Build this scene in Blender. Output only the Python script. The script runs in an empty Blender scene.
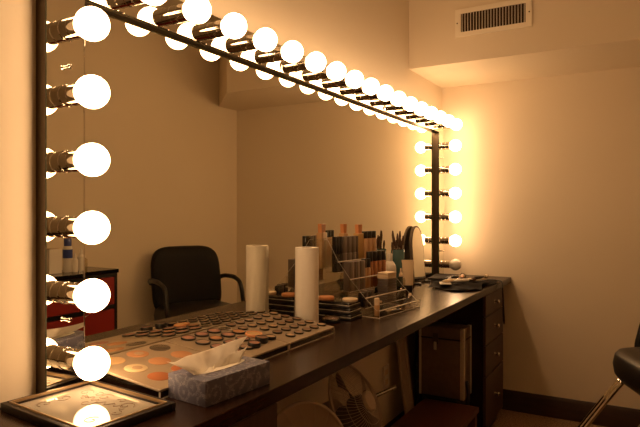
import bpy, bmesh, math, random
from mathutils import Vector, Matrix
random.seed(7)
sc = bpy.context.scene
COL = sc.collection
PI = math.pi
T = 0.838            # desk top height

# ------------------------------------------------------------------ materials
def mat(name, col, rough=0.5, metal=0.0, spec=0.5, coat=0.0, noise=None, bump=None):
    m = bpy.data.materials.new(name); m.use_nodes = True
    nt = m.node_tree; p = nt.nodes['Principled BSDF']
    p.inputs['Base Color'].default_value = (*col, 1)
    p.inputs['Roughness'].default_value = rough
    p.inputs['Metallic'].default_value = metal
    p.inputs['Specular IOR Level'].default_value = spec
    p.inputs['Coat Weight'].default_value = coat
    tc = None
    if noise or bump:
        tc = nt.nodes.new('ShaderNodeTexCoord')
    if noise:                                  # (scale, second colour, stretch)
        scale, col2, st = noise
        mp = nt.nodes.new('ShaderNodeMapping'); mp.inputs['Scale'].default_value = st
        n = nt.nodes.new('ShaderNodeTexNoise'); n.inputs['Scale'].default_value = scale
        n.inputs['Detail'].default_value = 5
        r = nt.nodes.new('ShaderNodeValToRGB')
        r.color_ramp.elements[0].position = .35; r.color_ramp.elements[1].position = .65
        r.color_ramp.elements[0].color = (*col, 1); r.color_ramp.elements[1].color = (*col2, 1)
        nt.links.new(tc.outputs['Object'], mp.inputs['Vector'])
        nt.links.new(mp.outputs['Vector'], n.inputs['Vector'])
        nt.links.new(n.outputs['Fac'], r.inputs['Fac'])
        nt.links.new(r.outputs['Color'], p.inputs['Base Color'])
    if bump:                                   # (scale, strength)
        n2 = nt.nodes.new('ShaderNodeTexNoise'); n2.inputs['Scale'].default_value = bump[0]
        n2.inputs['Detail'].default_value = 3
        b = nt.nodes.new('ShaderNodeBump'); b.inputs['Strength'].default_value = bump[1]
        b.inputs['Distance'].default_value = .004
        nt.links.new(tc.outputs['Object'], n2.inputs['Vector'])
        nt.links.new(n2.outputs['Fac'], b.inputs['Height'])
        nt.links.new(b.outputs['Normal'], p.inputs['Normal'])
    return m

M = {}
M['wall'] = mat('painted_wall', (.76, .66, .51), .75, spec=.25, noise=(1.2, (.74, .64, .49), (1, 1, 1)), bump=(160, .06))
M['ceiling'] = mat('ceiling_paint', (.78, .70, .56), .85, spec=.2, bump=(120, .05))
M['carpet'] = mat('carpet', (.13, .075, .04), .95, spec=.1, noise=(110, (.42, .29, .17), (1, 1, 1)), bump=(300, .5))
M['base'] = mat('dark_baseboard', (.035, .016, .009), .45, noise=(9, (.05, .023, .013), (1, 1, 6)))
M['desk'] = mat('espresso_wood', (.019, .0072, .0038), .26, spec=.22, noise=(30, (.030, .0115, .006), (6, .35, 6)), bump=(60, .015))
M['desk_front'] = mat('espresso_drawer_wood', (.050, .025, .014), .5, noise=(30, (.068, .034, .019), (6, 6, .4)))
M['bench'] = mat('mahogany', (.10, .032, .016), .4, noise=(20, (.14, .045, .022), (6, .4, 6)))
M['chrome'] = mat('chrome', (.66, .62, .56), .06, 1.0)
M['steel'] = mat('brushed_aluminium', (.75, .70, .62), .45, .7)
M['bronze'] = mat('dark_bronze', (.12, .088, .058), .28, .85)
M['mirror'] = mat('mirror_silver', (.80, .78, .68), 0.0, 1.0)
M['glass_edge'] = mat('green_glass_edge', (.05, .075, .045), .12, spec=.6)
M['unlit'] = mat('unlit_bulb_glass', (.80, .74, .64), .12, spec=.6)
M['black'] = mat('black_plastic', (.012, .010, .009), .35)
M['black_gloss'] = mat('black_gloss', (.010, .009, .009), .12, spec=.6)
M['vinyl'] = mat('black_vinyl', (.014, .011, .010), .36, spec=.55, bump=(220, .08))
M['mesh_black'] = mat('black_backrest', (.005, .0038, .0033), .5, spec=.2, bump=(400, .15))
M['cream'] = mat('cream', (.78, .62, .42), .5)
M['white'] = mat('white_plastic', (.82, .77, .68), .4)
M['paper'] = mat('paper_towel', (.92, .87, .78), .95, spec=.1, bump=(110, .35))
M['tissue'] = mat('tissue', (.90, .85, .76), .95, spec=.1)
M['cardboard'] = mat('cardboard_core', (.24, .10, .055), .9)
M['palette'] = mat('tan_acrylic', (.32, .24, .155), .38, spec=.4)
M['gold_frame'] = mat('champagne_frame', (.50, .37, .22), .3, .9)
M['dark_frame'] = mat('dark_frame', (.018, .011, .008), .42, spec=.3)
M['arch_frame'] = mat('matte_dark_frame', (.14, .105, .075), .7, spec=.3)
M['tray_glass'] = mat('frosted_mirror_glass', (.42, .385, .32), .035, .18, .5)
M['etch'] = mat('etched_scroll', (.20, .13, .07), .7)
M['red'] = mat('red_drawer', (.30, .018, .012), .45)
M['blue'] = mat('blue_label', (.030, .055, .26), .4)
M['teal'] = mat('teal_glass', (.060, .135, .140), .15, spec=.6)
M['tan'] = mat('tan_tube', (.58, .34, .15), .4)
M['gold_dull'] = mat('gold_dull', (.5, .3, .1), .4)
M['gold'] = mat('gold_tube', (.52, .31, .10), .35)
M['peach'] = mat('peach_cap', (.70, .30, .12), .45)
M['caramel'] = mat('caramel_foundation', (.40, .16, .055), .25)
M['beige'] = mat('beige_foundation', (.60, .36, .18), .25)
M['grey'] = mat('grey_case', (.14, .11, .095), .35)
M['greylight'] = mat('grey_stripe', (.30, .245, .20), .35)
M['skin1'] = mat('powder_beige', (.56, .36, .17), .8, spec=.2)
M['skin2'] = mat('powder_orange', (.43, .21, .095), .8, spec=.2)
M['skin3'] = mat('powder_deep_orange', (.34, .115, .040), .8, spec=.2)
M['skin4'] = mat('powder_cream', (.60, .46, .26), .6, spec=.3)
M['skin5'] = mat('powder_rose', (.36, .185, .125), .8, spec=.2)
M['skin6'] = mat('powder_brown', (.22, .13, .08), .8, spec=.2)
M['skin7'] = mat('powder_taupe', (.32, .21, .135), .8, spec=.2)
M['skin8'] = mat('powder_sand', (.42, .285, .17), .8, spec=.2)
M['empty'] = mat('empty_well', (.085, .060, .038), .15, spec=.6)
M['plastic_pale'] = mat('pale_fan_plastic', (.50, .40, .30), .45)
M['fan_wire'] = mat('fan_wire', (.52, .43, .34), .4)
M['blade'] = mat('fan_blade', (.085, .060, .045), .4)
M['board'] = mat('pale_board', (.46, .36, .27), .7)
M['case'] = mat('case_panel', (.19, .135, .095), .4, .35, noise=(40, (.22, .16, .11), (1, 1, 1)))
M['cloth'] = mat('black_cloth', (.016, .011, .008), .75, spec=.22)
M['vent'] = mat('vent_paint', (.84, .76, .62), .45)
M['vent_dark'] = mat('vent_duct', (.030, .018, .012), .8)
M['bristle'] = mat('brush_bristle', (.09, .05, .03), .9)
M['red_plastic'] = mat('red_plastic', (.45, .04, .03), .4)

def acrylic(name, tint, gloss=.12, edge=.0):
    m = bpy.data.materials.new(name); m.use_nodes = True
    nt = m.node_tree; nt.nodes.clear()
    o = nt.nodes.new('ShaderNodeOutputMaterial'); t = nt.nodes.new('ShaderNodeBsdfTransparent')
    t.inputs['Color'].default_value = (*tint, 1)
    g = nt.nodes.new('ShaderNodeBsdfGlossy'); g.inputs['Roughness'].default_value = .05
    lw = nt.nodes.new('ShaderNodeLayerWeight'); lw.inputs['Blend'].default_value = .5
    pw = nt.nodes.new('ShaderNodeMath'); pw.operation = 'POWER'; pw.inputs[1].default_value = 4.0
    ma = nt.nodes.new('ShaderNodeMath'); ma.operation = 'MULTIPLY_ADD'; ma.inputs[1].default_value = .5; ma.inputs[2].default_value = gloss*.3
    mx = nt.nodes.new('ShaderNodeMixShader')
    nt.links.new(lw.outputs['Facing'], pw.inputs[0]); nt.links.new(pw.outputs[0], ma.inputs[0]); nt.links.new(ma.outputs[0], mx.inputs[0])
    nt.links.new(t.outputs[0], mx.inputs[1])
    nt.links.new(g.outputs[0], mx.inputs[2]); nt.links.new(mx.outputs[0], o.inputs[0])
    return m
M['acrylic'] = acrylic('clear_acrylic', (.985, .975, .95), .10)
M['clear'] = acrylic('clear_plastic', (.86, .82, .74), .25)
M['tealglass'] = acrylic('teal_jar_glass', (.34, .60, .62), .3)
M['edge'] = mat('polished_acrylic_edge', (.82, .74, .60), .3, spec=.6)

def emit(name, col, strength):
    m = bpy.data.materials.new(name); m.use_nodes = True
    nt = m.node_tree; nt.nodes.clear()
    o = nt.nodes.new('ShaderNodeOutputMaterial'); e = nt.nodes.new('ShaderNodeEmission')
    e.inputs['Color'].default_value = (*col, 1); e.inputs['Strength'].default_value = strength
    nt.links.new(e.outputs[0], o.inputs[0])
    return m
M['bulb'] = emit('lit_bulb', (1.0, .60, .30), 19.0)

# tissue box print: pale curls on lavender
def swirl_mat():
    m = bpy.data.materials.new('lavender_scroll_print'); m.use_nodes = True
    nt = m.node_tree; p = nt.nodes['Principled BSDF']; p.inputs['Roughness'].default_value = .55
    tc = nt.nodes.new('ShaderNodeTexCoord')
    v = nt.nodes.new('ShaderNodeTexVoronoi'); v.inputs['Scale'].default_value = 27
    n = nt.nodes.new('ShaderNodeTexNoise'); n.inputs['Scale'].default_value = 30
    add = nt.nodes.new('ShaderNodeVectorMath'); add.operation = 'MULTIPLY_ADD'
    add.inputs[1].default_value = (.022, .022, .022)
    nt.links.new(n.outputs['Color'], add.inputs[0]); nt.links.new(tc.outputs['Object'], add.inputs[2])
    nt.links.new(add.outputs[0], v.inputs['Vector'])
    w = nt.nodes.new('ShaderNodeMath'); w.operation = 'MULTIPLY'; w.inputs[1].default_value = 17
    s = nt.nodes.new('ShaderNodeMath'); s.operation = 'SINE'
    r = nt.nodes.new('ShaderNodeValToRGB')
    r.color_ramp.elements[0].position = .55; r.color_ramp.elements[0].color = (.110, .112, .175, 1)
    r.color_ramp.elements[1].position = .95; r.color_ramp.elements[1].color = (.29, .28, .34, 1)
    nt.links.new(v.outputs['Distance'], w.inputs[0]); nt.links.new(w.outputs[0], s.inputs[0])
    nt.links.new(s.outputs[0], r.inputs['Fac']); nt.links.new(r.outputs['Color'], p.inputs['Base Color'])
    return m
M['scroll'] = swirl_mat()

# ------------------------------------------------------------------ mesh helpers
def box(bm, x0, x1, y0, y1, z0, z1, bev=0, seg=2, mi=0, mtx=None):
    b = bmesh.new(); bmesh.ops.create_cube(b, size=1)
    for v in b.verts:
        v.co = Vector((x0+(v.co.x+.5)*(x1-x0), y0+(v.co.y+.5)*(y1-y0), z0+(v.co.z+.5)*(z1-z0)))
    if bev: bmesh.ops.bevel(b, geom=b.edges[:], offset=bev, segments=seg, profile=.5, affect='EDGES')
    return join(bm, b, mtx, mi)
def join(bm, b, mtx=None, mi=0):
    if mtx is not None: b.transform(mtx)
    vm = {v: bm.verts.new(v.co) for v in b.verts}
    for f in b.faces:
        try:
            nf = bm.faces.new([vm[v] for v in f.verts]); nf.material_index = mi
        except ValueError: pass
    b.free(); return bm
def axis_mtx(p, d):
    d = Vector(d).normalized()
    return Matrix.Translation(Vector(p)) @ d.to_track_quat('Z', 'Y').to_matrix().to_4x4()
def lathe(bm, prof, n=24, mtx=None, mi=0, cap=True):
    """prof: list of (r, z) along the local z axis"""
    b = bmesh.new(); rings = []
    for r, z in prof:
        if r < 1e-6: rings.append([b.verts.new((0, 0, z))])
        else: rings.append([b.verts.new((r*math.cos(2*PI*i/n), r*math.sin(2*PI*i/n), z)) for i in range(n)])
    for a, c in zip(rings, rings[1:]):
        for i in range(n):
            j = (i+1) % n
            if len(a) == 1 and len(c) == 1: continue
            if len(a) == 1: b.faces.new((a[0], c[j], c[i]))
            elif len(c) == 1: b.faces.new((a[i], a[j], c[0]))
            else: b.faces.new((a[i], a[j], c[j], c[i]))
    if cap:
        if len(rings[0]) > 1: b.faces.new(list(reversed(rings[0])))
        if len(rings[-1]) > 1: b.faces.new(rings[-1])
    bmesh.ops.recalc_face_normals(b, faces=b.faces[:])
    return join(bm, b, mtx, mi)
def tube(bm, pts, r, n=10, closed=False, mi=0):
    pts = [Vector(p) for p in pts]; b = bmesh.new(); rings = []; up = Vector((0.13, .21, 1)).normalized(); N = len(pts)
    for i, p in enumerate(pts):
        if closed: d = pts[(i+1) % N]-pts[i-1]
        else: d = pts[min(i+1, N-1)]-pts[max(i-1, 0)]
        d.normalize(); s = d.cross(up)
        if s.length < 1e-3: s = d.cross(Vector((1, 0, 0)))
        s.normalize(); t = s.cross(d).normalized()
        rr = r[i] if isinstance(r, (list, tuple)) else r
        rings.append([b.verts.new(p+rr*(math.cos(2*PI*k/n)*s+math.sin(2*PI*k/n)*t)) for k in range(n)])
    for i in range(N if closed else N-1):
        a, c = rings[i], rings[(i+1) % N]
        for k in range(n): b.faces.new((a[k], a[(k+1) % n], c[(k+1) % n], c[k]))
    if not closed: b.faces.new(list(reversed(rings[0]))); b.faces.new(rings[-1])
    bmesh.ops.recalc_face_normals(b, faces=b.faces[:])
    return join(bm, b, None, mi)
def prism(bm, poly, a, b_, axis='z', mi=0):
    """extrude a 2-D polygon along an axis from a to b_"""
    def P(u, v, w): return {'z': (u, v, w), 'y': (u, w, v), 'x': (w, u, v)}[axis]
    b = bmesh.new()
    lo = [b.verts.new(P(u, v, a)) for u, v in poly]; hi = [b.verts.new(P(u, v, b_)) for u, v in poly]
    b.faces.new(lo); b.faces.new(hi)
    for i in range(len(poly)):
        j = (i+1) % len(poly); b.faces.new((lo[i], lo[j], hi[j], hi[i]))
    bmesh.ops.recalc_face_normals(b, faces=b.faces[:])
    return join(bm, b, None, mi)
def sheet(bm, f, nu, nv, thick=0.0):
    b = bmesh.new(); g = [[b.verts.new(f(i/nu, j/nv)) for j in range(nv+1)] for i in range(nu+1)]
    for i in range(nu):
        for j in range(nv): b.faces.new((g[i][j], g[i+1][j], g[i+1][j+1], g[i][j+1]))
    if thick: bmesh.ops.solidify(b, geom=b.faces[:], thickness=thick)
    bmesh.ops.recalc_face_normals(b, faces=b.faces[:])
    return join(bm, b)
def NB(): return bmesh.new()
def to_mesh(name, bm, ms, ang=.6):
    if not isinstance(ms, (list, tuple)): ms = [ms]
    bm.normal_update()
    for f in bm.faces: f.smooth = True
    for e in bm.edges:
        if len(e.link_faces) == 2 and e.calc_face_angle(0) > ang: e.smooth = False
    me = bpy.data.meshes.new(name); bm.to_mesh(me); bm.free()
    for m in ms: me.materials.append(M[m])
    return me
def obj(name, bm, ms, parent=None, loc=(0, 0, 0), rot=(0, 0, 0), ang=.6):
    me = bm if isinstance(bm, bpy.types.Mesh) else to_mesh(name, bm, ms, ang)
    o = bpy.data.objects.new(name, me); COL.objects.link(o)
    o.location = loc; o.rotation_euler = rot
    if parent: o.parent = parent
    return o
def tag(o, label, cat, group=None):
    o['label'] = label; o['category'] = cat
    if group: o['group'] = group
    return o
def thing(name, label, cat, loc=(0, 0, 0), rz=0, group=None):
    o = bpy.data.objects.new(name, None); COL.objects.link(o)
    o.location = loc; o.rotation_euler = (0, 0, rz); o.empty_display_size = .05
    return tag(o, label, cat, group)
def struct(name, bm, ms):
    o = obj(name, bm, ms); o['kind'] = 'structure'; return o
ORD = ['first', 'second', 'third', 'fourth', 'fifth', 'sixth', 'seventh', 'eighth', 'ninth', 'tenth']

# ------------------------------------------------------------------ room shell
XW, XR, YE, YF, ZC = -.04, 1.722, 3.75, -1.1, 2.66
struct('floor', box(NB(), XW-.1, XR+.1, YF-.1, YE+.1, -.1, 0), 'carpet')
struct('ceiling', box(NB(), XW-.1, XR+.1, YF-.1, YE+.1, ZC, ZC+.1), 'ceiling')
struct('wall_left', box(NB(), XW-.1, XW, YF-.1, YE+.1, 0, ZC), 'wall')
struct('wall_right', box(NB(), XR, XR+.1, YF-.1, YE+.1, 0, ZC), 'wall')
struct('wall_back', box(NB(), XW, XR, YE, YE+.1, 0, ZC), 'wall')
struct('wall_front', box(NB(), XW, XR, YF-.1, YF, 0, ZC), 'wall')
SY = 3.145; SZ = 2.078
struct('ceiling_soffit', prism(NB(), [(XW, SY), (1.335, SY), (XR, SY+.38), (XR, YE), (XW, YE)], SZ, ZC, 'z'), 'wall')
def baseprofile(h, d): return [(0, 0), (d, 0), (d, h-.02), (d*.45, h), (0, h)]
struct('baseboard_back', prism(NB(), [(YE-u, v) for u, v in baseprofile(.125, .016)], XW+.016, XR-.016, 'x'), 'base')
struct('baseboard_left', prism(NB(), [(XW+u, v) for u, v in baseprofile(.125, .016)], YF+.016, YE-.016, 'y'), 'base')
struct('baseboard_right', prism(NB(), [(XR-u, v) for u, v in baseprofile(.125, .016)], YF+.016, YE-.016, 'y'), 'base')

# ------------------------------------------------------------------ air vent on the soffit
v = thing('air_vent', 'rectangular wall vent grille with dark louvre slots on the soffit above', 'vent', (.437, SY, 2.292))
f = NB(); W, H, R = .202, .076, .031
for a in ((-W, W, H-R+.006, H), (-W, W, -H, -H+R-.006), (-W, -W+R, -H+R-.006, H-R+.006), (W-R, W, -H+R-.006, H-R+.006)):
    box(f, a[0], a[1], -.010, 0, a[2], a[3])
obj('frame', f, 'vent', v)
obj('duct_opening', box(NB(), -W+R, W-R, -.002, 0, -H+R-.006, H-R+.006), 'vent_dark', v)
for i in range(22):
    x = -W+R+.007+i*(2*(W-R)-.014)/21
    obj('louvre', box(NB(), -.0011, .0011, -.0085, -.002, -H+R-.006, H-R+.006, mtx=Matrix.Rotation(.0, 4, 'Z')), 'vent', v, (x, 0, 0))
for sx in (-1, 1):
    obj('screw', lathe(NB(), [(.004, 0), (.004, .002), (0, .003)], 10, axis_mtx((sx*(W-.012), -.010, 0), (0, -1, 0))), 'bronze', v)

# ------------------------------------------------------------------ mirror and its light strips
obj_m = NB()
box(obj_m, XW+.001, -.0252, .916, 3.569, T+.004, 1.760)
vm_root = thing('wall_mirror', 'large wall mirror behind the desk framed by the bulb strips', 'mirror', (0, 0, 0))
obj('mirror_backing', obj_m, 'glass_edge', vm_root)
obj('mirror_glass', box(NB(), -.0252, -.025, .916, 3.569, T+.004, 1.760), 'mirror', vm_root)

SOCK = to_mesh('socket', lathe(NB(), [(.0262, 0), (.0262, .003), (.0245, .005), (.0245, .026), (.0252, .027), (.0252, .029), (.0245, .030), (.0245, .053), (.0256, .0545), (.0256, .0575), (.020, .058), (.019, .050)], 28), 'chrome')
def bulb_profile():
    R, c = .0378, .0902
    pr = [(.0150, .050)]
    a0 = -60
    for k in range(0, 15):
        a = math.radians(a0+(90-a0)*k/14); pr.append((R*math.cos(a) if k < 14 else 0, c+R*math.sin(a)))
    return pr
BULB = to_mesh('bulb', lathe(NB(), bulb_profile(), 24), 'bulb')
BULB_OFF = to_mesh('bulb', lathe(NB(), bulb_profile(), 24), 'unlit')
ROT_X = (0, PI/2, 0)     # local z -> world +x
def strip(label, y0, y1, z0, z1, spots, screws, off=(), inner=None):
    r = thing('vanity_light_strip', label, 'light', (0, (y0+y1)/2, z0), 0, 'bulb light strips around the mirror')
    oy, oz = (y0+y1)/2, z0
    obj('housing', box(NB(), XW+.0005, -.006, y0-oy, y1-oy, 0, z1-z0), 'bronze', r)
    b = NB(); box(b, -.006, 0, y0-oy, y1-oy, 0, z1-z0)
    me = to_mesh('mirror_face', b, ['glass_edge', 'mirror'])
    for p in me.polygons: p.material_index = 1 if p.normal.x > .9 else 0
    obj('mirror_face', me, None, r)
    if inner:
        obj('edge_bead', tube(NB(), [(inner[0][0], inner[0][1]-oy, inner[0][2]-oz), (inner[1][0], inner[1][1]-oy, inner[1][2]-oz)], .0022, 8), 'chrome', r)
    for k, (y, z) in enumerate(spots):
        s = obj('socket', SOCK, None, r, (0, y-oy, z-oz), ROT_X)
        bo = obj('bulb', BULB_OFF if k in off else BULB, None, s)
        if k in off: bo['label'] = 'unlit round bulb'
    for y, z in screws:
        obj('screw', lathe(NB(), [(.0035, 0), (.0035, .010), (.0055, .011), (.0055, .014), (.003, .016), (0, .016)], 12, axis_mtx((0, y-oy, z-oz), (1, 0, 0))), 'chrome', r)
    return r
YL, YRc, ZT = .8638, 3.6208, 1.255+.5572
strip('upright strip of six lit bulbs at the left end of the mirror', .8138, .9138, T, ZT-.05,
      [(YL, 1.255+.42-.1524*i) for i in range(6)], [(YL, 1.59), (YL, 1.003)], inner=((-.001, .9125, T+.005), (-.001, .9125, ZT-.052)))
strip('upright strip by the corner whose lowest bulb is unlit', YRc-.05, YRc+.05, T, ZT-.05,
      [(YRc, 1.255+.42-.1524*i) for i in range(6)], [(YRc, 1.600), (YRc, .997)], off=(5,))
top = strip('long horizontal strip of lit bulbs along the top of the mirror', .8138, YRc+.05, ZT-.05, ZT+.05,
      [(1.2094+.1621*k, ZT) for k in range(-2, 16)], [(1.40+.6484*k, ZT-.002) for k in range(4)], inner=((-.001, .9138, ZT-.0485), (-.001, YRc-.05, ZT-.0485)))
for y in (1.768, 2.715):
    obj('joint_clip', box(NB(), 0, .004, -.011, .011, 0, .030, .001, 1), 'chrome', top, (0, y-(.8138+YRc+.05)/2, .001))

# ------------------------------------------------------------------ desk
d = thing('vanity_desk', 'long dark espresso vanity desk along the mirror wall', 'desk', (0, 0, 0))
obj('desktop', box(NB(), XW+.018, .410, .30, YE-.002, T-.036, T, .0015, 1), 'desk', d)
obj('rear_rail', box(NB(), XW+.02, XW+.035, .32, YE-.004, T-.11, T-.036), 'desk', d)
def pedestal(y0, y1, zs):
    obj('pedestal', box(NB(), XW+.04, .385, y0, y1, .06, T-.036), 'desk', d)
    obj('plinth', box(NB(), XW+.05, .365, y0+.01, y1-.01, 0, .06), 'black', d)
    for a, b in zs:
        dr = obj('drawer', box(NB(), .385, .402, y0+.004, y1-.004, a, b, .002, 1), 'desk_front', d)
        obj('knob', lathe(NB(), [(.010, 0), (.006, .003), (.005, .013), (.010, .017), (.012, .021), (.009, .026), (0, .027)], 16, axis_mtx((.402, (y0+y1)/2, (a+b)/2), (1, 0, 0))), 'chrome', dr)
ZS = [(.684, T-.042), (.527, .678), (.357, .521), (.075, .351)]
pedestal(3.135, 3.56, ZS)
pedestal(.42, 1.147, ZS)

# ------------------------------------------------------------------ framed mirror tray lying at the near end
tr = thing('mirror_tray', 'framed mirror lying flat at the near end with etched scrolls', 'tray', (.155, .802, T), math.radians(-5))
A, Bb, w = .149, .107, .020
f = NB()
def ring(bm, a, b, win, z0, z1, mi=0):
    for q in ((-a, a, b-win, b), (-a, a, -b, -b+win), (-a, -a+win, -b+win, b-win), (a-win, a, -b+win, b-win)):
        box(bm, q[0], q[1], q[2], q[3], z0, z1, .0015, 2, mi)
ring(f, A, Bb, .012, .0, .016)
obj('outer_frame', f, 'dark_frame', tr)
f = NB(); ring(f, A-.0118, Bb-.0118, .0045, .002, .0185); obj('inner_moulding', f, 'gold_frame', tr)
f = NB(); ring(f, A-.0155, Bb-.0155, .004, .002, .013); obj('lip', f, 'dark_frame', tr)
obj('glass', box(NB(), -A+.012, A-.012, -Bb+.012, Bb-.012, .002, .009), 'tray_glass', tr)
def spiral(cx, cy, r0, turns, ph, sgn=1):
    pts = []
    for i in range(26):
        t = i/25; a = ph+sgn*turns*2*PI*t; r = r0*(1-t*.85)
        pts.append((cx+r*math.cos(a), cy+r*math.sin(a), .0091))
    obj('etched_scroll', tube(NB(), pts, .0008, 5), 'etch', tr)
for q in ((-.085, .050, .018, 1.1, .5, 1), (-.05, .058, .014, 1.0, 2.5, -1), (-.088, .00, .020, 1.1, 4.0, 1), (-.02, .055, .018, 1.2, 1.0, 1),
          (.03, .06, .013, 1.0, 3.2, -1), (.065, .045, .020, 1.15, .2, 1), (.085, .005, .015, 1, 2, -1), (-.085, -.045, .018, 1.1, 5.2, -1), (.08, -.045, .018, 1.1, 1.7, 1), (-.02, .01, .02, 1.0, 1.4, -1), (-.055, .025, .012, .9, .4, 1)):
    spiral(*q)
obj('etched_flourish', tube(NB(), [(-.07+.0045*k, .031+.008*math.sin(k*1.15)+.004*math.sin(k*.3), .0091) for k in range(34)], .0008, 5), 'etch', tr)

# ------------------------------------------------------------------ tilted makeup palettes
TILT = math.radians(6); XF, XB, ZFR = .240, -.019, T+.0225
def palette(name, label, y0, y1, pans):
    """a wedge-shaped stand; the panel rises toward the mirror"""
    r = thing(name, label, 'makeup palette', (XF, (y0+y1)/2, T), 0, 'sloping makeup palettes on the desk')
    L = (XF-XB)/math.cos(TILT); hw = (y1-y0)/2-.0012
    mt = Matrix.Translation((0, 0, ZFR-T)) @ Matrix.Rotation(TILT, 4, 'Y') @ Matrix.Scale(1, 4)
    # local panel frame: u runs back (-x), surface at z=0
    obj('top_panel', box(NB(), -L, 0, -hw, hw, -.006, 0, .0012, 1, mtx=mt), 'palette', r)
    f = NB()
    hF, hB = ZFR-T-.006, ZFR-T-.006+(XF-XB)*math.tan(TILT)
    box(f, -.004, -.001, -hw, hw, 0, hF); box(f, -(XF-XB)+.001, -(XF-XB)+.004, -hw, hw, 0, hB)
    for s in (-1, 1):
        a, b = (hw-.003, hw) if s > 0 else (-hw, -hw+.003)
        prism(f, [(-.004, 0), (-.004, hF), (-(XF-XB)+.004, hB-.001), (-(XF-XB)+.004, 0)], a, b, 'y')
    obj('clear_stand', f, 'acrylic', r)
    f = NB()
    box(f, -.004, 0, -hw, hw, 0, .002); box(f, -.004, 0, -hw, -hw+.002, 0, hF); box(f, -.004, 0, hw-.002, hw, 0, hF)
    obj('stand_edge', f, 'edge', r)
    for x, y, rad, m, rim in pans:
        P = (x-XF, y-(y0+y1)/2, ZFR-T+(XF-x)*math.tan(TILT))
        ax = axis_mtx(P, (math.sin(TILT), 0, math.cos(TILT)))
        pn = obj('pan', lathe(NB(), [(rad, 0), (rad, .0009), (rad*.97, .0013), (0, .0014)], 28, ax), m, r)
        if rim:
            obj('rim', lathe(NB(), [(rad*1.0, .0009), (rad*1.05, .0009), (rad*1.05, .0021), (rad*1.0, .0021)], 28, ax, cap=False), rim, pn)
    return r
pr, pc = (.021, .099, .177), (.982, 1.059, 1.137)
palette('foundation_palette', 'sloping palette with nine large round foundation pans, nearest the tray', .921, 1.190,
        [(pr[0], pc[0], .0280, 'skin1', None), (pr[0], pc[1], .0280, 'skin2', None), (pr[0], pc[2], .0280, 'empty', None),
         (pr[1], pc[0], .0280, 'skin4', None), (pr[1], pc[1], .0280, 'skin2', None), (pr[1], pc[2], .0280, 'skin2', None),
         (pr[2], pc[0], .0280, 'skin3', None), (pr[2], pc[1], .0280, 'skin3', None), (pr[2], pc[2], .0280, 'skin5', None)])
obj_f = [o for o in COL.objects if o.name.startswith('foundation_palette')][0]
for x, y in ((pr[0], pc[1]), (pr[1], pc[0])):       # worn-through hollows in two pans
    P = (x-XF+.001, y-(.921+1.190)/2+.003, ZFR-T+(XF-x)*math.tan(TILT)+.0013)
    obj('hollow', lathe(NB(), [(.0125, 0), (.0125, .0005), (.010, .0009), (0, .0009)], 24, axis_mtx(P, (math.sin(TILT), 0, math.cos(TILT)))), 'skin8', obj_f)
palette('blush_palette', 'middle sloping palette holding rows of rose blush pots behind the tissue box', 1.192, 1.443,
        [(.014, 1.419, .0195, 'empty', None)])
palette('eyeshadow_palette', 'sloping palette crowded with brown pots, next to the paper towel roll', 1.445, 1.728, [])

POT = {}
def pot(name, label, cat, group, x, y, rad, m, h=.0048, lift=0.0):
    key = (rad, m, h)
    P = Vector((x, y, ZFR+(XF-x)*math.tan(TILT)+.0004+lift))
    q = Vector((math.sin(TILT), 0, math.cos(TILT))).to_track_quat('Z', 'Y').to_euler()
    if key not in POT:
        POT[key] = (to_mesh('rim', lathe(NB(), [(rad*.97, 0), (rad, .0008), (rad, h*.85), (rad*.97, h), (rad*.81, h), (rad*.81, h*.7)], 22), 'black'),
                    to_mesh('powder', lathe(NB(), [(rad*.81, h*.6), (rad*.81, h*.90), (rad*.72, h*.96), (0, h*.93)], 22), m))
    r = thing(name, label, cat, P, 0, group); r.rotation_euler = q
    obj('rim', POT[key][0], None, r); obj('powder', POT[key][1], None, r)
    return r
rowB = ['row nearest mirror', 'second row from mirror', 'third row from mirror', 'row nearest desk edge']
for i, x in enumerate((.014, .069, .124, .180)):
    for j, y in enumerate((1.255, 1.312, 1.368, 1.419)):
        if (i, j) in ((0, 3), (3, 2), (3, 3), (2, 3)): continue
        pot('blush_pot', f'rose blush pot, {rowB[i]} of middle palette, {ORD[j]} from the foundation pans', 'makeup pot',
            'blush pots on the middle palette', x, y, .0220, ['skin5', 'skin7', 'skin5', 'skin2'][(i+2*j) % 4] if (i+j) % 3 else 'skin5')
rowC = ['row nearest mirror', 'second row from mirror', 'middle row', 'fourth row from mirror', 'row nearest desk edge']
cols = ['skin8', 'skin7', 'skin8', 'skin6', 'skin7', 'skin8', 'skin7']
for i, x in enumerate((.003, .052, .101, .151, .200)):
    for j in range(6):
        y = 1.706-.0487*j
        if i >= 2 and j == 5: continue
        pot('eyeshadow_pot', f'brown pot, {rowC[i]} of far palette, {ORD[j]} from the paper towel roll', 'makeup pot',
            'eyeshadow pots on the far palette', x, y, .0162, cols[(3*i+2*j+(i*j) % 3) % 7])
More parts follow.
